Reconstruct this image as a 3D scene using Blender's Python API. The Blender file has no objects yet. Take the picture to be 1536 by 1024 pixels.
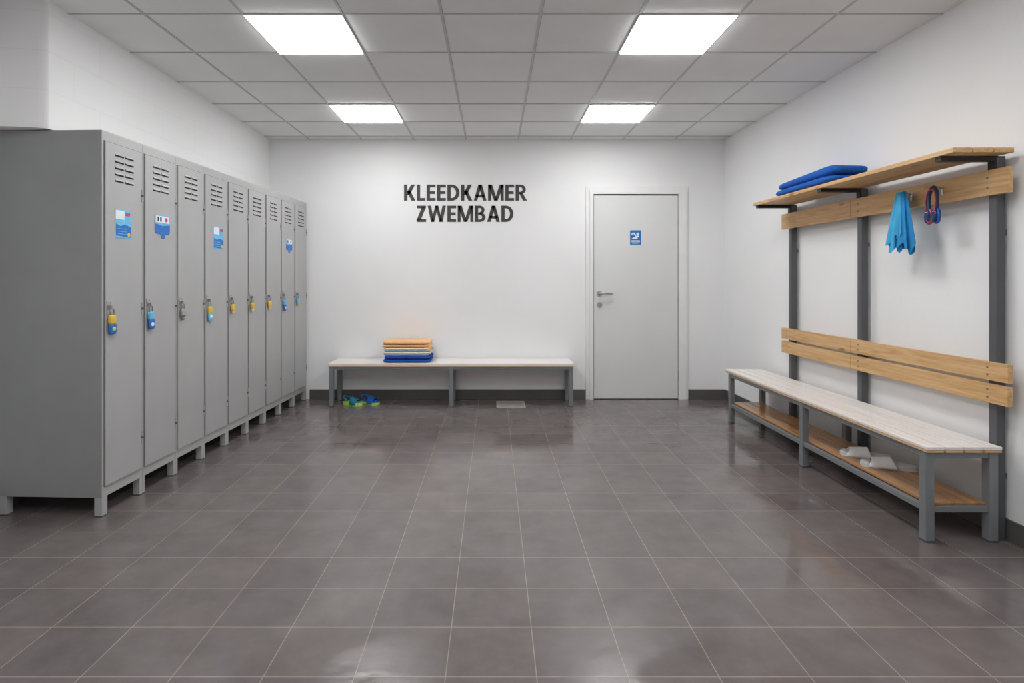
import bpy, math, random
from mathutils import Vector, Matrix
random.seed(4)
sc = bpy.context.scene
try:
    sc.view_settings.view_transform = 'Standard'
    sc.view_settings.look = 'None'
except Exception:
    pass

def lin(c):
    r = []
    for v in c:
        v = v / 255.0
        r.append(v / 12.92 if v <= 0.04045 else ((v + 0.055) / 1.055) ** 2.4)
    return (r[0], r[1], r[2], 1.0)

# ------------------------------------------------------------ materials
def mat(name, col, rough=0.5, metal=0.0, var=0.0, vscale=8.0, bump=0.0, bscale=60.0, spec=0.5, stretch=None):
    m = bpy.data.materials.new(name)
    m.use_nodes = True
    nt = m.node_tree
    b = nt.nodes['Principled BSDF']
    c = lin(col)
    b.inputs['Base Color'].default_value = c
    b.inputs['Roughness'].default_value = rough
    b.inputs['Metallic'].default_value = metal
    b.inputs['Specular IOR Level'].default_value = spec
    tc = nt.nodes.new('ShaderNodeTexCoord')
    src = tc.outputs['Object']
    if stretch:
        mp = nt.nodes.new('ShaderNodeMapping')
        mp.inputs['Scale'].default_value = stretch
        nt.links.new(src, mp.inputs['Vector'])
        src = mp.outputs['Vector']
    if var > 0:
        n = nt.nodes.new('ShaderNodeTexNoise')
        n.inputs['Scale'].default_value = vscale
        n.inputs['Detail'].default_value = 6
        nt.links.new(src, n.inputs['Vector'])
        r = nt.nodes.new('ShaderNodeValToRGB')
        r.color_ramp.elements[0].position = 0.3
        r.color_ramp.elements[1].position = 0.7
        r.color_ramp.elements[0].color = tuple(x * (1 - var) for x in c[:3]) + (1,)
        r.color_ramp.elements[1].color = tuple(min(1, x * (1 + var)) for x in c[:3]) + (1,)
        nt.links.new(n.outputs['Fac'], r.inputs['Fac'])
        nt.links.new(r.outputs['Color'], b.inputs['Base Color'])
    if bump > 0:
        n2 = nt.nodes.new('ShaderNodeTexNoise')
        n2.inputs['Scale'].default_value = bscale
        n2.inputs['Detail'].default_value = 4
        nt.links.new(src, n2.inputs['Vector'])
        bp = nt.nodes.new('ShaderNodeBump')
        bp.inputs['Strength'].default_value = bump
        bp.inputs['Distance'].default_value = 0.003
        nt.links.new(n2.outputs['Fac'], bp.inputs['Height'])
        nt.links.new(bp.outputs['Normal'], b.inputs['Normal'])
    return m

def emis(name, strength):
    m = bpy.data.materials.new(name)
    m.use_nodes = True
    nt = m.node_tree
    b = nt.nodes['Principled BSDF']
    b.inputs['Base Color'].default_value = (0.9, 0.9, 0.9, 1)
    b.inputs['Emission Color'].default_value = (0.99, 0.995, 1.0, 1)
    b.inputs['Emission Strength'].default_value = strength
    return m

def wood(name, c1, c2, rough=0.45, axis='Y', knots=True):
    m = bpy.data.materials.new(name)
    m.use_nodes = True
    nt = m.node_tree
    b = nt.nodes['Principled BSDF']
    b.inputs['Roughness'].default_value = rough
    tc = nt.nodes.new('ShaderNodeTexCoord')
    mp = nt.nodes.new('ShaderNodeMapping')
    mp.inputs['Scale'].default_value = (22, 1.2, 22) if axis == 'Y' else (1.2, 22, 22)
    nt.links.new(tc.outputs['Object'], mp.inputs['Vector'])
    n = nt.nodes.new('ShaderNodeTexNoise')
    n.inputs['Scale'].default_value = 2.2
    n.inputs['Detail'].default_value = 8
    n.inputs['Distortion'].default_value = 1.2
    nt.links.new(mp.outputs['Vector'], n.inputs['Vector'])
    r = nt.nodes.new('ShaderNodeValToRGB')
    r.color_ramp.elements[0].position = 0.28
    r.color_ramp.elements[1].position = 0.68
    r.color_ramp.elements[0].color = lin(c2)
    r.color_ramp.elements[1].color = lin(c1)
    nt.links.new(n.outputs['Fac'], r.inputs['Fac'])
    out = r.outputs['Color']
    if knots:
        mp2 = nt.nodes.new('ShaderNodeMapping')
        mp2.inputs['Scale'].default_value = (9, 3.5, 9)
        nt.links.new(tc.outputs['Object'], mp2.inputs['Vector'])
        v = nt.nodes.new('ShaderNodeTexVoronoi')
        v.inputs['Scale'].default_value = 1.0
        nt.links.new(mp2.outputs['Vector'], v.inputs['Vector'])
        r2 = nt.nodes.new('ShaderNodeValToRGB')
        r2.color_ramp.elements[0].position = 0.05
        r2.color_ramp.elements[1].position = 0.16
        r2.color_ramp.elements[0].color = (0.35, 0.25, 0.18, 1)
        r2.color_ramp.elements[1].color = (1, 1, 1, 1)
        nt.links.new(v.outputs['Distance'], r2.inputs['Fac'])
        mx = nt.nodes.new('ShaderNodeMixRGB')
        mx.blend_type = 'MULTIPLY'
        mx.inputs['Fac'].default_value = 0.8
        nt.links.new(out, mx.inputs['Color1'])
        nt.links.new(r2.outputs['Color'], mx.inputs['Color2'])
        out = mx.outputs['Color']
    nt.links.new(out, b.inputs['Base Color'])
    return m

M_WALL = mat('wall_paint', (239, 239, 239), 0.8, var=0.02, vscale=1.5, bump=0.25, bscale=45)
M_DARKBASE = mat('baseboard_tile', (92, 88, 87), 0.35, var=0.08, vscale=6)
M_TBAR = mat('ceiling_tbar', (200, 200, 199), 0.5, var=0.02)
M_TSHADOW = mat('painted_tbar_shadow', (165, 164, 163), 0.9, var=0.02)  # thin shadow beside the T-bars, painted as a darker grey
M_LIGHT = emis('led_panel', 17.5)
M_LFRAME = mat('panel_frame_paint', (235, 235, 235), 0.4, var=0.02)
M_DOOR = mat('door_paint', (220, 221, 220), 0.5, var=0.025, vscale=3)
M_DFRAME = mat('door_frame_paint', (234, 234, 233), 0.45, var=0.02)
M_GAP = mat('dark_gap', (52, 52, 52), 0.8, var=0.1)
M_GAPL = mat('locker_seam', (88, 88, 88), 0.8, var=0.1)
M_CHROME = mat('brushed_steel', (185, 185, 185), 0.28, 0.9, var=0.05, vscale=40)
M_LETTER = mat('lettering_vinyl', (62, 61, 60), 0.6, var=0.05)
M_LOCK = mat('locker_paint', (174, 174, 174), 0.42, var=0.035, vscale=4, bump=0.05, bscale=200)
M_LOCKS = mat('locker_side_grey', (142, 143, 143), 0.5, var=0.06, vscale=3, bump=0.05, bscale=200)  # end panel, a darker grey than the fronts
M_STEEL = mat('grey_powder_steel', (124, 127, 130), 0.4, 0.1, var=0.04)
M_DSTEEL = mat('dark_post_steel', (88, 89, 92), 0.45, 0.1, var=0.04)
M_BLACK = mat('black_bracket', (38, 38, 40), 0.45, 0.2, var=0.05)
M_WOOD = wood('pine_plank', (222, 184, 134), (192, 146, 92))
M_WOODSH = wood('lower_shelf_wood', (186, 140, 92), (148, 102, 60), 0.18)
M_WHTOP = wood('whitewashed_slat', (240, 235, 231), (228, 219, 212), 0.4, knots=False)
M_WHTOPX = wood('whitewashed_board', (240, 237, 235), (228, 222, 216), 0.4, axis='X', knots=False)
M_EDGE = wood('raw_edge_wood', (214, 180, 142), (190, 152, 112), 0.5, axis='X', knots=False)
M_BLUE = mat('blue_terry', (24, 94, 186), 0.95, var=0.15, vscale=60, bump=0.7, bscale=220)
M_NAVY = mat('navy_terry', (26, 74, 168), 0.95, var=0.15, vscale=60, bump=0.7, bscale=220)
M_LBLUE = mat('lightblue_terry', (166, 198, 214), 0.95, var=0.1, vscale=60, bump=0.7, bscale=220)
M_CREAM = mat('cream_terry', (234, 222, 196), 0.95, var=0.08, vscale=60, bump=0.7, bscale=220)
M_ORANGE = mat('orange_terry', (246, 192, 136), 0.95, var=0.08, vscale=60, bump=0.7, bscale=220)
M_CYAN = mat('cyan_cloth', (66, 174, 222), 0.8, var=0.12, vscale=12, bump=0.4, bscale=150)
M_CYAN2 = mat('deep_cyan_cloth', (34, 138, 200), 0.8, var=0.12, vscale=12, bump=0.4, bscale=150)
M_GREEN = mat('lime_foam', (186, 222, 96), 0.5, var=0.06)
M_TEAL = mat('teal_foam', (28, 110, 140), 0.5, var=0.06)
M_SBLUE = mat('blue_foam', (24, 96, 176), 0.5, var=0.06)
M_SNAVY = mat('navy_foam', (24, 50, 92), 0.5, var=0.06)
M_SLIDE = mat('white_rubber', (232, 231, 230), 0.5, var=0.04)
M_SLIDE2 = mat('grey_rubber', (196, 195, 194), 0.55, var=0.04)
M_STW = mat('sticker_white', (228, 236, 242), 0.4, var=0.02)
M_STC = mat('sticker_cyan', (110, 190, 232), 0.4, var=0.12, vscale=30)
M_STB = mat('sticker_blue', (30, 110, 190), 0.4, var=0.12, vscale=30)
M_RED = mat('sticker_red', (206, 70, 86), 0.45, var=0.05)
M_YEL = mat('tag_yellow', (226, 190, 70), 0.45, var=0.05)
M_PINK = mat('goggle_pink', (186, 66, 84), 0.3, var=0.05)
M_LENS = mat('goggle_lens', (24, 46, 90), 0.08, var=0.05)
M_DRAIN = mat('drain_steel', (190, 184, 178), 0.4, 0.2, var=0.1, vscale=20)
M_RUB = mat('rubber_foot', (70, 72, 74), 0.6, var=0.05)

def floor_mat():
    m = bpy.data.materials.new('wet_floor_tiles')
    m.use_nodes = True
    nt = m.node_tree
    L = nt.links
    b = nt.nodes['Principled BSDF']
    tc = nt.nodes.new('ShaderNodeTexCoord')
    mp = nt.nodes.new('ShaderNodeMapping')
    mp.inputs['Location'].default_value = (-0.134 + 2.82, -2.026 + 5.07, 0)
    L.new(tc.outputs['Object'], mp.inputs['Vector'])
    br = nt.nodes.new('ShaderNodeTexBrick')
    br.offset = 0.0
    br.squash = 1.0
    br.inputs['Scale'].default_value = 1.0
    br.inputs['Brick Width'].default_value = 0.282
    br.inputs['Row Height'].default_value = 0.2535
    br.inputs['Mortar Size'].default_value = 0.0019
    br.inputs['Mortar Smooth'].default_value = 0.25
    br.inputs['Color1'].default_value = lin((111, 103, 102))
    br.inputs['Color2'].default_value = lin((104, 96, 96))
    br.inputs['Mortar'].default_value = lin((152, 140, 130))
    L.new(mp.outputs['Vector'], br.inputs['Vector'])
    n = nt.nodes.new('ShaderNodeTexNoise')
    n.inputs['Scale'].default_value = 6.0
    n.inputs['Detail'].default_value = 9
    n.inputs['Roughness'].default_value = 0.65
    L.new(tc.outputs['Object'], n.inputs['Vector'])
    r = nt.nodes.new('ShaderNodeValToRGB')
    r.color_ramp.elements[0].position = 0.3
    r.color_ramp.elements[1].position = 0.7
    r.color_ramp.elements[0].color = (0.82, 0.82, 0.82, 1)
    r.color_ramp.elements[1].color = (1.14, 1.14, 1.14, 1)
    L.new(n.outputs['Fac'], r.inputs['Fac'])
    mx = nt.nodes.new('ShaderNodeMixRGB')
    mx.blend_type = 'MULTIPLY'
    mx.inputs['Fac'].default_value = 1.0
    L.new(br.outputs['Color'], mx.inputs['Color1'])
    L.new(r.outputs['Color'], mx.inputs['Color2'])
    L.new(mx.outputs['Color'], b.inputs['Base Color'])
    w = nt.nodes.new('ShaderNodeTexNoise')
    w.inputs['Scale'].default_value = 1.9
    w.inputs['Detail'].default_value = 6
    w.inputs['Distortion'].default_value = 0.5
    L.new(tc.outputs['Object'], w.inputs['Vector'])
    wr = nt.nodes.new('ShaderNodeValToRGB')
    wr.color_ramp.elements[0].position = 0.45
    wr.color_ramp.elements[1].position = 0.58
    wr.color_ramp.elements[0].color = (0.25, 0.25, 0.25, 1)
    wr.color_ramp.elements[1].color = (0.065, 0.065, 0.065, 1)
    L.new(w.outputs['Fac'], wr.inputs['Fac'])
    L.new(wr.outputs['Color'], b.inputs['Roughness'])
    b.inputs['Specular IOR Level'].default_value = 0.7
    # bump : gentle waviness of the wet glaze
    n2 = nt.nodes.new('ShaderNodeTexNoise')
    n2.inputs['Scale'].default_value = 16
    n2.inputs['Detail'].default_value = 5
    L.new(tc.outputs['Object'], n2.inputs['Vector'])
    b1 = nt.nodes.new('ShaderNodeBump')
    b1.inputs['Strength'].default_value = 0.26
    b1.inputs['Distance'].default_value = 0.004
    L.new(n2.outputs['Fac'], b1.inputs['Height'])
    b2 = nt.nodes.new('ShaderNodeBump')
    b2.invert = True
    b2.inputs['Strength'].default_value = 0.4
    b2.inputs['Distance'].default_value = 0.002
    L.new(br.outputs['Fac'], b2.inputs['Height'])
    L.new(b1.outputs['Normal'], b2.inputs['Normal'])
    L.new(b2.outputs['Normal'], b.inputs['Normal'])
    return m

def block_wall_mat():
    m = bpy.data.materials.new('painted_block_wall')
    m.use_nodes = True
    nt = m.node_tree
    L = nt.links
    b = nt.nodes['Principled BSDF']
    b.inputs['Roughness'].default_value = 0.8
    tc = nt.nodes.new('ShaderNodeTexCoord')
    sp = nt.nodes.new('ShaderNodeSeparateXYZ')
    cb = nt.nodes.new('ShaderNodeCombineXYZ')
    L.new(tc.outputs['Object'], sp.inputs['Vector'])
    ad = nt.nodes.new('ShaderNodeMath')
    ad.operation = 'ADD'
    L.new(sp.outputs['Y'], ad.inputs[0])
    L.new(sp.outputs['X'], ad.inputs[1])
    L.new(ad.outputs['Value'], cb.inputs['X'])
    L.new(sp.outputs['Z'], cb.inputs['Y'])
    br = nt.nodes.new('ShaderNodeTexBrick')
    br.inputs['Scale'].default_value = 1.0
    br.inputs['Brick Width'].default_value = 0.42
    br.inputs['Row Height'].default_value = 0.2
    br.inputs['Mortar Size'].default_value = 0.003
    br.inputs['Mortar Smooth'].default_value = 0.6
    br.inputs['Color1'].default_value = lin((240, 240, 240))
    br.inputs['Color2'].default_value = lin((240, 240, 240))
    br.inputs['Mortar'].default_value = lin((234, 234, 234))
    L.new(cb.outputs['Vector'], br.inputs['Vector'])
    L.new(br.outputs['Color'], b.inputs['Base Color'])
    bp = nt.nodes.new('ShaderNodeBump')
    bp.invert = True
    bp.inputs['Strength'].default_value = 0.14
    bp.inputs['Distance'].default_value = 0.002
    L.new(br.outputs['Fac'], bp.inputs['Height'])
    L.new(bp.outputs['Normal'], b.inputs['Normal'])
    return m

M_FLOOR = floor_mat()
M_BLOCK = block_wall_mat()
M_CEIL = mat('ceiling_tile', (238, 238, 237), 0.9, var=0.03, vscale=2.5, bump=0.4, bscale=120)
M_OUT = mat('plain_shell', (240, 240, 240), 0.8, var=0.02)

# ------------------------------------------------------------ mesh builder
class B:
    def __init__(self, name):
        self.name = name
        self.v = []; self.f = []; self.fm = []; self.mats = []; self.sm = []
    def mi(self, m):
        if m not in self.mats:
            self.mats.append(m)
        return self.mats.index(m)
    def add(self, vs, fs, m, smooth=False):
        o = len(self.v)
        self.v += [tuple(p) for p in vs]
        k = self.mi(m)
        for f in fs:
            self.f.append([i + o for i in f]); self.fm.append(k); self.sm.append(smooth)
    def hexa(self, p, m):  # p: bottom 4 ccw, top 4 ccw
        self.add(p, [(3, 2, 1, 0), (4, 5, 6, 7), (0, 1, 5, 4), (1, 2, 6, 5), (2, 3, 7, 6), (3, 0, 4, 7)], m)
    def box(self, x0, x1, y0, y1, z0, z1, m):
        self.hexa([(x0, y0, z0), (x1, y0, z0), (x1, y1, z0), (x0, y1, z0), (x0, y0, z1), (x1, y0, z1), (x1, y1, z1), (x0, y1, z1)], m)
    def prism_xz(self, poly, y0, y1, m):
        n = len(poly)
        vs = [(x, y0, z) for x, z in poly] + [(x, y1, z) for x, z in poly]
        fs = [tuple(range(n)), tuple(range(2 * n - 1, n - 1, -1))]
        fs += [(i, i + n, (i + 1) % n + n, (i + 1) % n) for i in range(n)]
        self.add(vs, fs, m)
    def prism_xy(self, poly, z0, z1, m, smooth_side=False):
        n = len(poly)
        vs = [(x, y, z0) for x, y in poly] + [(x, y, z1) for x, y in poly]
        fs = [tuple(range(n - 1, -1, -1)), tuple(range(n, 2 * n))]
        self.add(vs, fs, m)
        fs = [(i, (i + 1) % n, (i + 1) % n + n, i + n) for i in range(n)]
        self.add(vs, fs, m, smooth_side)
    def cyl(self, a, b, r, m, n=14, r2=None):
        a = Vector(a); b = Vector(b); d = (b - a).normalized()
        u = d.orthogonal().normalized(); w = d.cross(u)
        r2 = r if r2 is None else r2
        vs = [a + (u * math.cos(2 * math.pi * i / n) + w * math.sin(2 * math.pi * i / n)) * r for i in range(n)]
        vs += [b + (u * math.cos(2 * math.pi * i / n) + w * math.sin(2 * math.pi * i / n)) * r2 for i in range(n)]
        self.add(vs, [(i, (i + 1) % n, (i + 1) % n + n, i + n) for i in range(n)], m, True)
        self.add(vs, [tuple(range(n - 1, -1, -1)), tuple(range(n, 2 * n))], m)
    def tube(self, pts, r, m, n=10, closed=False):
        pts = [Vector(p) for p in pts]
        N = len(pts); vs = []
        up = None
        for i, p in enumerate(pts):
            if closed:
                d = (pts[(i + 1) % N] - pts[i - 1]).normalized()
            else:
                d = (pts[min(i + 1, N - 1)] - pts[max(i - 1, 0)]).normalized()
            if up is None:
                up = d.orthogonal().normalized()
            up = (up - d * up.dot(d)).normalized()
            w = d.cross(up)
            for k in range(n):
                t = 2 * math.pi * k / n
                vs.append(p + (up * math.cos(t) + w * math.sin(t)) * r)
        fs = []
        for i in range(N if closed else N - 1):
            j = (i + 1) % N
            for k in range(n):
                fs.append((i * n + k, i * n + (k + 1) % n, j * n + (k + 1) % n, j * n + k))
        if not closed:
            fs.append(tuple(range(n - 1, -1, -1))); fs.append(tuple((N - 1) * n + k for k in range(n)))
        self.add(vs, fs, m, True)
    def soft(self, c, s, m, e1=0.35, e2=0.3, nu=14, nv=40, amp=0.0, rot=0.0, seed=0, taper=0.0):
        def sp(v, e):
            return math.copysign(abs(v) ** e, v)
        vs = []
        rnd = random.Random(seed)
        ph = [rnd.uniform(0, 6) for _ in range(6)]
        for i in range(nu + 1):
            u = -math.pi / 2 + math.pi * i / nu
            for j in range(nv):
                v = -math.pi + 2 * math.pi * j / nv
                x = sp(math.cos(u), e1) * sp(math.cos(v), e2)
                y = sp(math.cos(u), e1) * sp(math.sin(v), e2)
                z = sp(math.sin(u), e1)
                px, py, pz = x * s[0], y * s[1], z * s[2]
                if taper:
                    pz = (pz + s[2]) * (1 + taper * y) - s[2]
                if amp:
                    if z > 0:
                        pz += amp * (math.sin(px * 23 + ph[0]) * 0.5 + math.sin(py * 31 + ph[1]) * 0.5)
                    px += amp * math.sin(py * 27 + ph[2]); py += amp * math.sin(px * 21 + ph[3])
                cr, sr = math.cos(rot), math.sin(rot)
                vs.append((c[0] + px * cr - py * sr, c[1] + px * sr + py * cr, c[2] + pz))
        fs = []
        for i in range(nu):
            for j in range(nv):
                fs.append((i * nv + j, i * nv + (j + 1) % nv, (i + 1) * nv + (j + 1) % nv, (i + 1) * nv + j))
        self.add(vs, fs, m, True)
    def build(self, bevel=0.0, matrix=None):
        me = bpy.data.meshes.new(self.name)
        me.from_pydata(self.v, [], self.f)
        for m in self.mats:
            me.materials.append(m)
        for i, p in enumerate(me.polygons):
            p.material_index = self.fm[i]; p.use_smooth = self.sm[i]
        me.validate(); me.update()
        o = bpy.data.objects.new(self.name, me)
        sc.collection.objects.link(o)
        if matrix is not None:
            o.matrix_world = matrix
        if bevel > 0:
            md = o.modifiers.new('bevel', 'BEVEL')
            md.width = bevel; md.segments = 2; md.limit_method = 'ANGLE'; md.angle_limit = math.radians(50)
        return o

# ------------------------------------------------------------ room
CH = 1.23; YB = 5.874; H = 2.658; YN = -1.6
def WX(y): return 2.375 + (YB - y) * 0.0172

b = B('floor'); b.box(-2.75, 2.65, YN - .1, YB + .1, -0.08, 0, M_FLOOR); b.build()
b = B('ceiling'); b.box(-2.75, 2.65, YN - .1, YB + .1, H, H + .08, M_CEIL)
SX = [-0.28 - .535 * k for k in range(0, 5)] + [.255 + .535 * k for k in range(0, 4)]
for x in SX:
    b.box(x - .007, x + .007, YN, YB, H - .003, H + .001, M_TBAR)
    b.box(x + .007, x + .0095, YN, YB, H - .001, H + .001, M_TSHADOW)  # painted shadow line along one side of the bar
y = 3.09 - .53 * 8
while y < YB:
    if y > YN:
        b.box(-2.6, WX(y) + 0.0, y - .007, y + .007, H - .0035, H + .001, M_TBAR)
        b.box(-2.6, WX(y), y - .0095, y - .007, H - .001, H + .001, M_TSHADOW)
    y += .53
b.build()
b = B('wall_back'); b.box(-2.7, 2.65, YB, YB + .12, 0, H, M_WALL); b.build()
b = B('wall_front'); b.box(-2.7, 2.65, YN - .12, YN, 0, H, M_OUT); b.build()
b = B('wall_left')
b.box(-2.72, -2.62, YN, YB, 0, H, M_BLOCK)
# boxed-out upper wall above the lockers with a rounded near corner
poly = [(-2.63, YB), (-2.63, 2.90)]
for k in range(25):
    t = math.pi / 2 * (1 - k / 24)
    poly.append((-2.62 + .33 * math.cos(t), 2.96 - .06 * math.sin(t)))
poly += [(-2.29, YB)]
b.prism_xy(poly, 2.003, H, M_BLOCK, False)
b.build()
b = B('wall_right')
b.hexa([(WX(YN), YN, 0), (WX(YN) + .12, YN, 0), (WX(YB) + .12, YB, 0), (WX(YB), YB, 0),
        (WX(YN), YN, H), (WX(YN) + .12, YN, H), (WX(YB) + .12, YB, H), (WX(YB), YB, H)], M_WALL)
b.build()
b = B('baseboard_back')
b.box(-1.88, .968 - .024, YB - .012, YB, 0, .10, M_DARKBASE)
b.box(1.993, WX(YB) - .002, YB - .012, YB, 0, .10, M_DARKBASE)
b.build(.002)
b = B('baseboard_right')
t = .012
b.hexa([(WX(YN) - t, YN, 0), (WX(YN), YN, 0), (WX(YB), YB - .013, 0), (WX(YB) - t, YB - .013, 0),
        (WX(YN) - t, YN, .10), (WX(YN), YN, .10), (WX(YB), YB - .013, .10), (WX(YB) - t, YB - .013, .10)], M_DARKBASE)
b.build(.002)
b = B('baseboard_left'); b.box(-2.62, -2.608, YN, YB - .1, 0, .10, M_DARKBASE); b.build(.002)

# ceiling panels
for (x0, x1) in ((-1.35, -.815), (.79, 1.325)):
    for y0 in (3.09, 4.68, 1.50, -.09):
        b = B('ceiling_light_panel')
        y1 = y0 + .53
        g = .010
        b.box(x0 + g, x1 - g, y0 + g, y1 - g, H - .016, H - .002, M_LIGHT)
        for (a0, a1, c0, c1) in ((x0, x1, y0, y0 + g), (x0, x1, y1 - g, y1), (x0, x0 + g, y0 + g, y1 - g), (x1 - g, x1, y0 + g, y1 - g)):
            b.box(a0, a1, c0, c1, H - .009, H - .001, M_LFRAME)
        b.build()

# ------------------------------------------------------------ door
b = B('door_1')
yf = YB
b.box(.982, 1.022, yf - .028, yf - .001, 0, 2.135, M_DFRAME)
b.box(1.892, 1.972, yf - .028, yf - .001, 0, 2.135, M_DFRAME)
b.box(1.022, 1.892, yf - .028, yf - .001, 2.094, 2.135, M_DFRAME)
b.box(.945, .982, yf - .016, yf - .001, 0, 2.172, M_DFRAME)
b.box(1.972, 1.992, yf - .016, yf - .001, 0, 2.172, M_DFRAME)
b.box(.982, 1.972, yf - .016, yf - .001, 2.135, 2.172, M_DFRAME)
b.box(1.022, 1.892, yf - .006, yf - .001, 0, 2.094, M_GAP)
b.box(1.028, 1.886, yf - .014, yf - .004, .008, 2.080, M_DOOR)
for zz in (.25, 1.05, 1.85):
    b.cyl((1.889, yf - .020, zz - .045), (1.889, yf - .020, zz + .045), .006, M_CHROME, 10)
# handle
b.cyl((1.085, yf - .014, 1.08), (1.085, yf - .024, 1.08), .027, M_CHROME, 24)
b.cyl((1.085, yf - .02, 1.08), (1.085, yf - .062, 1.08), .010, M_CHROME)
b.tube([(1.082, yf - .06, 1.08), (1.10, yf - .064, 1.08), (1.15, yf - .064, 1.08), (1.20, yf - .062, 1.078), (1.212, yf - .05, 1.078)], .010, M_CHROME)
b.cyl((1.085, yf - .014, .965), (1.085, yf - .024, .965), .027, M_CHROME, 24)
b.box(1.081, 1.089, yf - .040, yf - .02, .955, .975, M_CHROME)
b.build(.0015)

b = B('door_sign')
sy = yf - .014
b.box(1.398, 1.508, sy - .003, sy - .0005, 1.578, 1.724, M_STB)
b.cyl((1.475, sy - .003, 1.688), (1.475, sy - .0045, 1.688), .013, M_STW, 16)
b.prism_xz([(1.41, 1.635), (1.425, 1.648), (1.478, 1.673), (1.490, 1.66), (1.47, 1.648), (1.475, 1.635)], sy - .0045, sy - .002, M_STW)
b.prism_xz([(1.408, 1.69), (1.44, 1.702), (1.464, 1.668), (1.448, 1.664), (1.435, 1.686), (1.412, 1.678)], sy - .0045, sy - .002, M_STW)
for zz in (1.618, 1.606):
    b.box(1.41, 1.497, sy - .0045, sy - .002, zz - .003, zz + .003, M_STW)
b.box(1.418, 1.488, sy - .0045, sy - .002, 1.586, 1.594, M_STC)
b.build()

# ------------------------------------------------------------ lettering
def rect(a, b_, c, d): return [(a, b_), (c, b_), (c, d), (a, d)]
def para(y0, a0, a1, y1, c0, c1): return [(a0, y0), (a1, y0), (c1, y1), (c0, y1)]
def ring(cx, cy, ox, oy, ix, iy):
    out = []
    N = 14
    for i in range(N):
        t0 = -math.pi / 2 + math.pi * i / N; t1 = -math.pi / 2 + math.pi * (i + 1) / N
        out.append([(cx + ix * math.cos(t0), cy + iy * math.sin(t0)), (cx + ox * math.cos(t0), cy + oy * math.sin(t0)),
                    (cx + ox * math.cos(t1), cy + oy * math.sin(t1)), (cx + ix * math.cos(t1), cy + iy * math.sin(t1))])
    return out
S = .212; Tt = .165
G = {
 'K': (.72, [rect(0, 0, S, 1), para(.36, .12, .36, 1, .45, .70), para(0, .48, .73, .62, .17, .40)]),
 'L': (.53, [rect(0, 0, S, 1), rect(S, 0, .53, Tt)]),
 'E': (.56, [rect(0, 0, S, 1), rect(S, 0, .56, Tt), rect(S, .42, .53, .42 + Tt), rect(S, 1 - Tt, .56, 1)]),
 'D': (.77, [rect(0, 0, S, 1), rect(S, 0, .28, Tt), rect(S, 1 - Tt, .28, 1)] + ring(.28, .5, .49, .5, .275, .335)),
 'A': (.81, [para(0, 0, .215, 1, .29, .51), para(0, .595, .81, 1, .30, .52), rect(.14, .21, .67, .36)]),
 'M': (1.0, [rect(0, 0, .185, 1), rect(.815, 0, 1.0, 1), para(0, .39, .585, 1, 0, .26), para(0, .415, .61, 1, .74, 1.0)]),
 'R': (.71, [rect(0, 0, S, 1), rect(S, .855, .32, 1), rect(S, .41, .32, .555), para(0, .48, .73, .48, .22, .44)] + ring(.31, .705, .34, .295, .13, .15)),
 'Z': (.61, [rect(.02, 1 - Tt, .59, 1), rect(0, 0, .61, Tt), para(.10, 0, .26, .90, .33, .59)]),
 'W': (1.16, [para(0, .21, .42, 1, 0, .215), para(0, .235, .41, 1, .48, .675), para(0, .75, .925, 1, .485, .68), para(0, .74, .95, 1, .945, 1.16)]),
 'B': (.69, [rect(0, 0, S, 1), rect(S, .855, .32, 1), rect(S, .445, .32, .58), rect(S, 0, .32, .145)] + ring(.31, .73, .31, .27, .12, .125) + ring(.31, .29, .37, .29, .155, .145)),
}
b = B('wall_lettering')
def word(txt, x0, x1, z0, z1):
    gap = .10
    W = sum(G[c][0] for c in txt) + gap * (len(txt) - 1)
    k = (x1 - x0) / W; hz = z1 - z0; x = x0
    for c in txt:
        for p in G[c][1]:
            b.prism_xz([(x + px * k, z0 + pz * hz) for px, pz in p], YB - .004, YB - .0005, M_LETTER)
        x += (G[c][0] + gap) * k
word('KLEEDKAMER', -.915, .342, 2.029, 2.193)
word('ZWEMBAD', -.7855, .205, 1.812, 1.978)
b.build()

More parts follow.
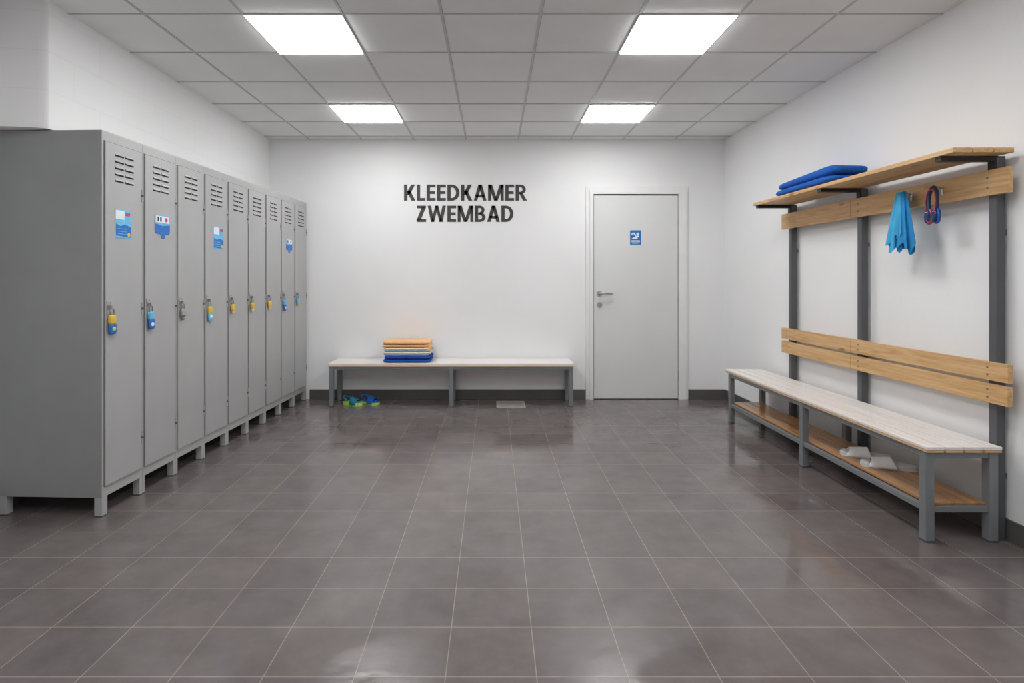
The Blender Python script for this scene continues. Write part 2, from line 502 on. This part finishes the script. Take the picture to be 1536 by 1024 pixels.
# ------------------------------------------------------------ lockers
P0 = Vector((-2.02, 2.958, 0)); P1 = Vector((-1.905, 5.835, 0))
dv = (P1 - P0); LEN = dv.length; dv.normalize()
nrm = Vector((-dv.y, dv.x, 0))      # into the wall
RM = Matrix(((dv.x, nrm.x, 0), (dv.y, nrm.y, 0), (0, 0, 1))).to_4x4()
def LM(s):
    m = RM.copy(); m.translation = P0 + dv * s; return m
N = 9; w = LEN / N; DEP = .55; LH = 1.999
padcols = [(M_YEL, M_STB), (M_STC, M_STB), (M_CHROME, M_STEEL), (M_YEL, M_STC), (M_YEL, M_ORANGE), (M_YEL, M_CREAM), (M_YEL, M_ORANGE), (M_STC, M_STB), (M_STC, M_YEL)]
for i in range(N):
    b = B('metal_locker')
    x0, x1 = .0008, w - .0008
    b.box(x0, x1, 0, DEP, .10, LH, M_LOCK)
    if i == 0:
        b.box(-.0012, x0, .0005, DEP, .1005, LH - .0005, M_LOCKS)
    lw = .04
    lx = [(0.0, lw)] if i == 0 else [(x0, lw * .55)]
    lx.append((w - lw * .55, x1) if i < N - 1 else (w - lw, x1))
    for (a, c) in lx:
        for (d0, d1) in ((.0, .04), (DEP - .04, DEP)):
            b.box(a, c, d0, d1, .006, .10, M_LOCK)
            b.box(a - .0, c + .0, d0, d1, 0, .006, M_RUB)
    dx0, dx1, dz0, dz1 = .017, w - .017, .155, 1.945
    b.box(dx0 - .004, dx1 + .004, -.0012, .001, dz0 - .004, dz1 + .004, M_GAPL)
    b.box(dx0, dx1, -.008, .001, dz0, dz1, M_LOCK)
    cxm = (dx0 + dx1) / 2
    for c in (-1, 1):
        for r in range(5):
            cx = cxm + c * .040; z = 1.752 + r * .034
            b.box(cx - .034, cx + .034, -.0092, -.0075, z - .007, z + .003, M_GAP)
            b.hexa([(cx - .034, -.0135, z + .001), (cx + .034, -.0135, z + .001), (cx + .034, -.0078, z + .001), (cx - .034, -.0078, z + .001),
                    (cx - .034, -.0085, z + .012), (cx + .034, -.0085, z + .012), (cx + .034, -.0078, z + .012), (cx - .034, -.0078, z + .012)], M_LOCK)
    for z in (.33, 1.06, 1.70):
        b.cyl((dx1 + .003, -.010, z - .035), (dx1 + .003, -.010, z + .035), .0055, M_LOCK, 10)
        b.cyl((dx1 + .003, -.010, z - .006), (dx1 + .003, -.010, z + .006), .0062, M_GAPL, 10)
    b.box(.022, .062, -.011, -.007, 1.045, 1.115, M_CHROME)
    b.box(.036, .041, -.030, -.010, 1.068, 1.090, M_CHROME)
    b.cyl((.05, -.011, 1.105), (.05, -.0135, 1.105), .004, M_CHROME, 10)
    b.build(.0015, LM(i * w))
    b = B('padlock')
    pc, pb = padcols[i]
    yy = -.022; cx = .046
    r = .013
    pts = [(cx - r, yy, 1.035), (cx - r, yy, 1.062)]
    pts += [(cx - r * math.cos(t), yy, 1.062 + r * math.sin(t)) for t in [math.pi * k / 8 for k in range(1, 8)]]
    pts += [(cx + r, yy, 1.062), (cx + r, yy, 1.035)]
    b.tube(pts, .0032, M_CHROME, 8)
    b.soft((cx, yy, 1.015), (.023, .009, .024), pc, .4, .4, 10, 24)
    if i in (0, 1, 3, 7):
        b.soft((cx + .004, yy, .968), (.026, .006, .030), pb, .5, .4, 10, 24)
        b.soft((cx + .006, yy - .005, .965), (.013, .004, .012), M_STW if i % 2 else M_GREEN, .6, .6, 8, 20)
    else:
        b.soft((cx, yy, .985), (.014, .006, .018), pb, .5, .5, 10, 20)
    b.build(0, LM(i * w))

def sticker(kind, s0, s1, z0, z1):
    b = B('locker_sticker')
    y0, y1 = -.0098, -.0084
    W = s1 - s0; Hh = z1 - z0
    if kind == 0:
        b.box(0, W, y0, y1, z0, z1, M_STC)
        b.box(.004, W * .55, y0 - .0006, y0, z0 + Hh * .66, z1 - .006, M_STW)
        b.box(W * .62, W - .012, y0 - .0006, y0, z0 + Hh * .80, z1 - .012, M_RED)
        b.prism_xz([(W * .05, z0 + Hh * .08), (W * .95, z0 + Hh * .05), (W * .95, z0 + Hh * .42), (W * .6, z0 + Hh * .5), (W * .3, z0 + Hh * .42), (W * .05, z0 + Hh * .5)], y0 - .0006, y0, M_STB)
        for k in range(3):
            b.box(W * .15, W * .7, y0 - .0012, y0 - .0006, z0 + Hh * (.14 + .09 * k), z0 + Hh * (.16 + .09 * k), M_STC)
        b.cyl((W * .82, y0, z0 + Hh * .14), (W * .82, y0 - .0014, z0 + Hh * .14), W * .09, M_YEL, 14)
    else:
        b.box(0, W, y0, y1, z0 + Hh * .28, z1, M_STC)
        b.prism_xz([(W * .0, z0 + Hh * .30), (W * .06, z0 + Hh * .2), (W * .38, z0 + Hh * .18), (W * .42, z0), (W * .64, z0), (W * .66, z0 + Hh * .18), (W * .94, z0 + Hh * .2), (W, z0 + Hh * .30), (W, z0 + Hh * .62), (W * .5, z0 + Hh * .55), (0, z0 + Hh * .62)], y0 - .0006, y1, M_STB)
        b.box(W * .06, W * .94, y0 - .0012, y0, z0 + Hh * .68, z1 - .005, M_STW)
        b.box(W * .16, W * .26, y0 - .0016, y0, z0 + Hh * .72, z1 - .012, M_GAP)
        b.box(W * .33, W * .43, y0 - .0016, y0, z0 + Hh * .72, z1 - .012, M_SNAVY)
        b.cyl((W * .74, y0, z0 + Hh * .82), (W * .74, y0 - .0016, z0 + Hh * .82), W * .09, M_RED, 14)
    b.build(0, LM(s0))
sticker(0, .085, .215, 1.448, 1.602)
sticker(1, .42, .565, 1.470, 1.61)
sticker(0, 1.075, 1.215, 1.437, 1.600)
sticker(1, 2.35, 2.49, 1.47, 1.60)

# ------------------------------------------------------------ back bench
b = B('bench')
bx0, bx1, by0, by1 = -1.586, .774, 5.50, 5.852
b.box(bx0, bx1, by0, by1, .398, .420, M_WHTOPX)
b.box(bx0 + .002, bx1 - .002, by0 + .001, by1 - .001, .385, .398, M_EDGE)
lg = .042
for x in (bx0 + .006, (bx0 + bx1) / 2 - .02, bx1 - .006 - lg):
    for y in (by0 + .008, by1 - .008 - lg):
        b.box(x, x + lg, y, y + lg, .004, .385, M_STEEL)
        b.box(x - .001, x + lg + .001, y - .001, y + lg + .001, 0, .006, M_RUB)
    b.box(x + .004, x + lg - .004, by0 + .05, by1 - .05, .355, .385, M_STEEL)
for y in (by0 + .010, by1 - .010 - .03):
    b.box(bx0 + .048, (bx0 + bx1) / 2 - .02, y, y + .03, .360, .385, M_STEEL)
    b.box((bx0 + bx1) / 2 + .022, bx1 - .048, y, y + .03, .360, .385, M_STEEL)
b.build(.002)

# towel stack
b = B('folded_towel_stack')
cols = [(M_BLUE, .0175), (M_NAVY, .0175), (M_LBLUE, .009), (M_CREAM, .011), (M_LBLUE, .009), (M_CREAM, .012), (M_ORANGE, .016), (M_ORANGE, .017)]
z = .4225
for k, (c, hk) in enumerate(cols):
    b.soft((-.835 + .006 * math.sin(k * 2.1) - (.012 if k > 5 else 0), 5.675 + .004 * math.cos(k * 3), z + hk), (.232 - .004 * (k % 3), .15, hk * 1.04), c, .55, .16, 12, 60, .0022, 0, k)
    z += hk * 1.88
b.soft((-.632, 5.555, .565), (.036, .022, .062), M_ORANGE, .8, .6, 10, 24, .002, 0, 44)
b.build()

# ------------------------------------------------------------ shoes
def shoe(name, loc, rot, Lg, Wd, msole, mstrap, mfoot=None, th=.022, heel=False, toe=False, hgt=.052, sx=(-.02, .32), ex=1.0, flare=.06, drop=.35):
    b = B(name)
    mfoot = mfoot or mstrap
    prof = [(-.5, .0), (-.49, .18), (-.42, .33), (-.3, .38), (-.1, .36), (.1, .42), (.28, .5), (.40, .46), (.47, .30), (.5, .0)]
    def outline(side):
        out = []
        n = len(prof)
        for i in range(n - 1):
            p0 = prof[max(i - 1, 0)]; p1 = prof[i]; p2 = prof[i + 1]; p3 = prof[min(i + 2, n - 1)]
            for q in range(4):
                t = q / 4
                f = lambda a, b_, c, d: .5 * ((2 * b_) + (-a + c) * t + (2 * a - 5 * b_ + 4 * c - d) * t * t + (-a + 3 * b_ - 3 * c + d) * t ** 3)
                out.append((f(p0[0], p1[0], p2[0], p3[0]) * Lg, side * max(0.0, f(p0[1], p1[1], p2[1], p3[1])) * Wd))
        out.append((prof[-1][0] * Lg, 0))
        return out
    a = outline(-1); c = outline(1)
    poly = a + list(reversed(c[1:-1]))
    b.prism_xy(poly, 0, th, msole)
    b.prism_xy([(x * .94, y * .90) for x, y in poly], th, th + .003, mfoot)
    def strap(xa, xb, hgt, thk, k=.98):
        n = 28; vs = []; ms = 12
        for q in range(ms + 1):
            f = q / ms
            hq = hgt * (1 - drop * f)
            for lay in (0, 1):
                for j in range(n + 1):
                    t = math.pi * j / n
                    rr = Wd * .5 * k * (.84 + .16 * f) + (thk if lay else 0)
                    # sides reach further back / forward than the crown
                    side = 1 - math.sin(t)
                    x = xa + (xb - xa) * f + flare * side * (2 * f - 1)
                    vs.append((x * Lg, -rr * math.cos(t), th * .4 + (hq + (thk if lay else 0)) * math.sin(t) ** ex))
        fs = []
        st = 2 * (n + 1)
        for q in range(ms):
            for j in range(n):
                a = q * st + j
                fs.append((a, a + 1, a + st + 1, a + st))
                a2 = a + n + 1
                fs.append((a2, a2 + st, a2 + st + 1, a2 + 1))
        for q, fl in ((0, False), (ms, True)):
            for j in range(n):
                a = q * st + j
                f = (a, a + n + 1, a + n + 2, a + 1)
                fs.append(f[::-1] if fl else f)
        b.add(vs, fs, mstrap, True)
    strap(sx[0], sx[1], hgt, .005)
    if toe:
        strap(.34, .44, .032, .004, .80)
    if heel:
        pts = []
        for j in range(13):
            t = math.pi / 2 + math.pi * j / 12
            pts.append((-.12 * Lg + math.cos(t) * .36 * Lg, math.sin(t) * Wd * .46, th + .018 + .035 * math.sin(math.pi * j / 12)))
        b.tube(pts, .008, mstrap, 8)
    m = Matrix.Translation(loc) @ Matrix.Rotation(rot, 4, 'Z')
    return b.build(.003, m)

shoe('child_sandal', (-1.375, 5.60, 0), math.radians(-24), .21, .10, M_GREEN, M_TEAL, M_GREEN, .028, True, True, .066, flare=.03)
shoe('child_sandal', (-1.215, 5.655, 0), math.radians(-32), .21, .10, M_GREEN, M_SBLUE, M_SBLUE, .024, True, True, .070, flare=.03)

# drain
b = B('floor_drain')
dx0, dx1, dy0, dy1 = .03, .31, 5.46, 5.76
b.box(dx0, dx1, dy0, dy1, 0.0002, .002, M_GAP)
for (a, c, d, e) in ((dx0, dx1, dy0, dy0 + .03), (dx0, dx1, dy1 - .03, dy1), (dx0, dx0 + .025, dy0 + .03, dy1 - .03), (dx1 - .025, dx1, dy0 + .03, dy1 - .03)):
    b.box(a, c, d, e, .0005, .005, M_DRAIN)
for k in range(6):
    y = dy0 + .045 + k * .038
    b.box(dx0 + .025, dx1 - .025, y, y + .020, .0005, .004, M_DRAIN)
b.build()

# ------------------------------------------------------------ coat rack on the right wall
def rb(b, d0, d1, y0, y1, z0, z1, m):   # distances from right wall
    b.hexa([(WX(y0) - d1, y0, z0), (WX(y0) - d0, y0, z0), (WX(y1) - d0, y1, z0), (WX(y1) - d1, y1, z0),
            (WX(y0) - d1, y0, z1), (WX(y0) - d0, y0, z1), (WX(y1) - d0, y1, z1), (WX(y1) - d1, y1, z1)], m)
b = B('coat_rack')
for py in (2.72, 3.684, 4.517):
    rb(b, .018, .060, py - .021, py + .021, 0, 1.80, M_DSTEEL)
    rb(b, .014, .064, py - .027, py + .027, 0, .006, M_RUB)
    for zz in (.30, 1.45):
        rb(b, .002, .020, py - .012, py + .012, zz - .012, zz + .012, M_DSTEEL)
    rb(b, .018, .32, py - .019, py + .019, 1.785, 1.808, M_BLACK)
    rb(b, .052, .068, py - .019, py + .019, 1.748, 1.79, M_BLACK)
for (z0, z1) in ((1.624, 1.744), (.752, .838), (.645, .735)):
    rb(b, .0605, .085, 2.615, 3.735, z0, z1, M_WOOD)
    rb(b, .0605, .085, 3.738, 4.60, z0, z1, M_WOOD)
    for py in (2.72, 3.66, 4.517):
        for q in (.3, .7):
            zc = z0 + (z1 - z0) * q
            b.cyl((WX(py) - .085, py, zc), (WX(py) - .088, py, zc), .005, M_STEEL, 10)
for k in range(3):
    d0 = .050 + k * .096
    rb(b, d0, d0 + .088, 2.62, 4.56, 1.808, 1.830, M_WOOD)
for y in (2.986, 3.20):
    X = WX(y) - .085
    b.box(X - .003, X, y - .008, y + .008, 1.665, 1.710, M_CHROME)
    b.tube([(X - .002, y, 1.70), (X - .02, y, 1.705), (X - .045, y, 1.712), (X - .050, y, 1.722)], .0035, M_CHROME, 8)
b.build(.002)

# slatted bench
b = B('slatted_bench')
BY0, BY1 = 2.66, 4.97
def BX(u, y): # u 0 front .. 1 back
    f = 2.012; k = WX(y) - .068
    return f + (k - f) * u
def bb(u0, u1, y0, y1, z0, z1, m):
    b.hexa([(BX(u0, y0), y0, z0), (BX(u1, y0), y0, z0), (BX(u1, y1), y1, z0), (BX(u0, y1), y1, z0),
            (BX(u0, y0), y0, z1), (BX(u1, y0), y0, z1), (BX(u1, y1), y1, z1), (BX(u0, y1), y1, z1)], m)
for k in range(4):
    u0 = k * .2565; u1 = u0 + .2305
    bb(u0, u1, BY0, BY1, .436, .450, M_WHTOP)
    bb(u0 + .002, u1 - .002, BY0 + .001, BY1 - .001, .422, .436, M_EDGE)
lw = .042; lu = .12
for ly in (2.675, 3.74, 4.88):
    bb(.015, .015 + lu, ly, ly + lw, .005, .422, M_STEEL)
    bb(.985 - lu, .985, ly, ly + lw, .005, .422, M_STEEL)
    bb(.010, .02 + lu, ly - .002, ly + lw + .002, 0, .008, M_RUB)
    bb(.98 - lu, .99, ly - .002, ly + lw + .002, 0, .008, M_RUB)
    bb(.135, .865, ly + .004, ly + lw - .004, .392, .422, M_STEEL)
    bb(.135, .865, ly + .006, ly + lw - .006, .138, .165, M_STEEL)
for (ya, yb) in ((2.717, 3.74), (3.782, 4.88)):
    for (u0, u1) in ((.03, .11), (.89, .97)):
        bb(u0, u1, ya, yb, .392, .422, M_STEEL)
        bb(u0, u1, ya, yb, .138, .165, M_STEEL)
bb(.12, .495, 2.70, 4.90, .1655, .178, M_WOODSH)
bb(.505, .88, 2.70, 4.90, .1655, .178, M_WOODSH)
b.build(.002)

# slides on the lower shelf
shoe('slide_sandal', (2.20, 3.39, .1785), math.radians(150), .26, .11, M_SLIDE2, M_SLIDE, M_SLIDE2, .020, hgt=.046, sx=(-.04, .30), flare=.09, drop=.30)
shoe('slide_sandal', (2.205, 3.20, .1785), math.radians(155), .27, .115, M_SLIDE2, M_SLIDE, M_SLIDE2, .020, hgt=.046, sx=(-.04, .30), flare=.09, drop=.30)

# blue towel on rack shelf
b = B('folded_towel')
b.soft((2.235, 3.95, 1.864), (.130, .375, .033), M_BLUE, .75, .28, 18, 72, .002, 0, 3)
b.soft((2.235, 3.935, 1.912), (.126, .368, .036), M_BLUE, .75, .28, 18, 72, .003, 0, 5, -.18)
b.build()

# hanging cyan cloth
b = B('hanging_swim_cloth')
def bunch(cx, cy, zt, zb, r0, r1, m, seed, tilt=0.0, flat=.5):
    rnd = random.Random(seed)
    p = [rnd.uniform(0, 6.28) for _ in range(4)]
    nz, na = 26, 96
    vs = []
    for i in range(nz + 1):
        t = i / nz
        for j in range(na):
            a = 2 * math.pi * j / na
            rr = r0 + (r1 - r0) * (t ** .75)
            fold = 1 + (.12 + .30 * t) * math.sin(6 * a + p[0] + .8 * t) + .12 * t * math.sin(11 * a + p[1])
            hem = (zb + .022 * math.sin(3 * a + p[2]) + .012 * math.sin(7 * a + p[3]))
            z = zt + (hem - zt) * t
            vs.append((cx + rr * fold * math.cos(a) * flat, cy + rr * fold * math.sin(a) + tilt * t, z))
    fs = []
    for i in range(nz):
        for j in range(na):
            fs.append((i * na + j, (i + 1) * na + j, (i + 1) * na + (j + 1) % na, i * na + (j + 1) % na))
    fs.append(tuple(range(na)))
    b.add(vs, fs, m, True)
cX = WX(3.2) - .085 - .050
bunch(cX, 3.225, 1.715, 1.41, .020, .050, M_CYAN, 2, .034, .50)
bunch(cX - .012, 3.180, 1.712, 1.395, .018, .046, M_CYAN2, 5, -.026, .50)
bunch(cX - .018, 3.20, 1.70, 1.47, .016, .034, M_CYAN, 9, .0, .50)
b.build()

# goggles
b = B('swim_goggles')
gx = WX(2.986) - .085 - .040; gy = 2.986
pts = []
for k in range(24):
    t = 2 * math.pi * k / 24
    pts.append((gx - .012 + .004 * math.cos(t), gy + .028 * math.sin(t) * (1.0 + .2 * math.cos(t)), 1.620 + .086 * math.cos(t)))
b.tube(pts, .010, M_SNAVY, 8, True)
pts2 = [(x - .012, y * 1 + (.006 if y > gy else -.004), z - .012) for x, y, z in pts]
b.tube(pts2, .0035, M_PINK, 8, True)
for s_ in (-1, 1):
    b.soft((gx - .018, gy + s_ * .024, 1.555), (.014, .019, .034), M_LENS, .8, .7, 12, 24)
    b.soft((gx - .010, gy + s_ * .024, 1.555), (.012, .024, .042), M_PINK if s_ > 0 else M_SBLUE, .8, .7, 12, 24)
b.build()

# ------------------------------------------------------------ world + camera
wd = bpy.data.worlds.new('world'); sc.world = wd; wd.use_nodes = True
wd.node_tree.nodes['Background'].inputs['Color'].default_value = (.8, .8, .8, 1)
wd.node_tree.nodes['Background'].inputs['Strength'].default_value = .3

cam = bpy.data.cameras.new('camera'); co = bpy.data.objects.new('camera', cam)
sc.collection.objects.link(co)
co.location = (0, 0, CH); co.rotation_euler = (math.radians(90), 0, 0)
cam.sensor_fit = 'HORIZONTAL'; cam.sensor_width = 36
cam.lens = 860 / 1536 * 36
cam.shift_x = 28 / 1536; cam.shift_y = -94 / 1536
cam.clip_start = .05
sc.camera = co
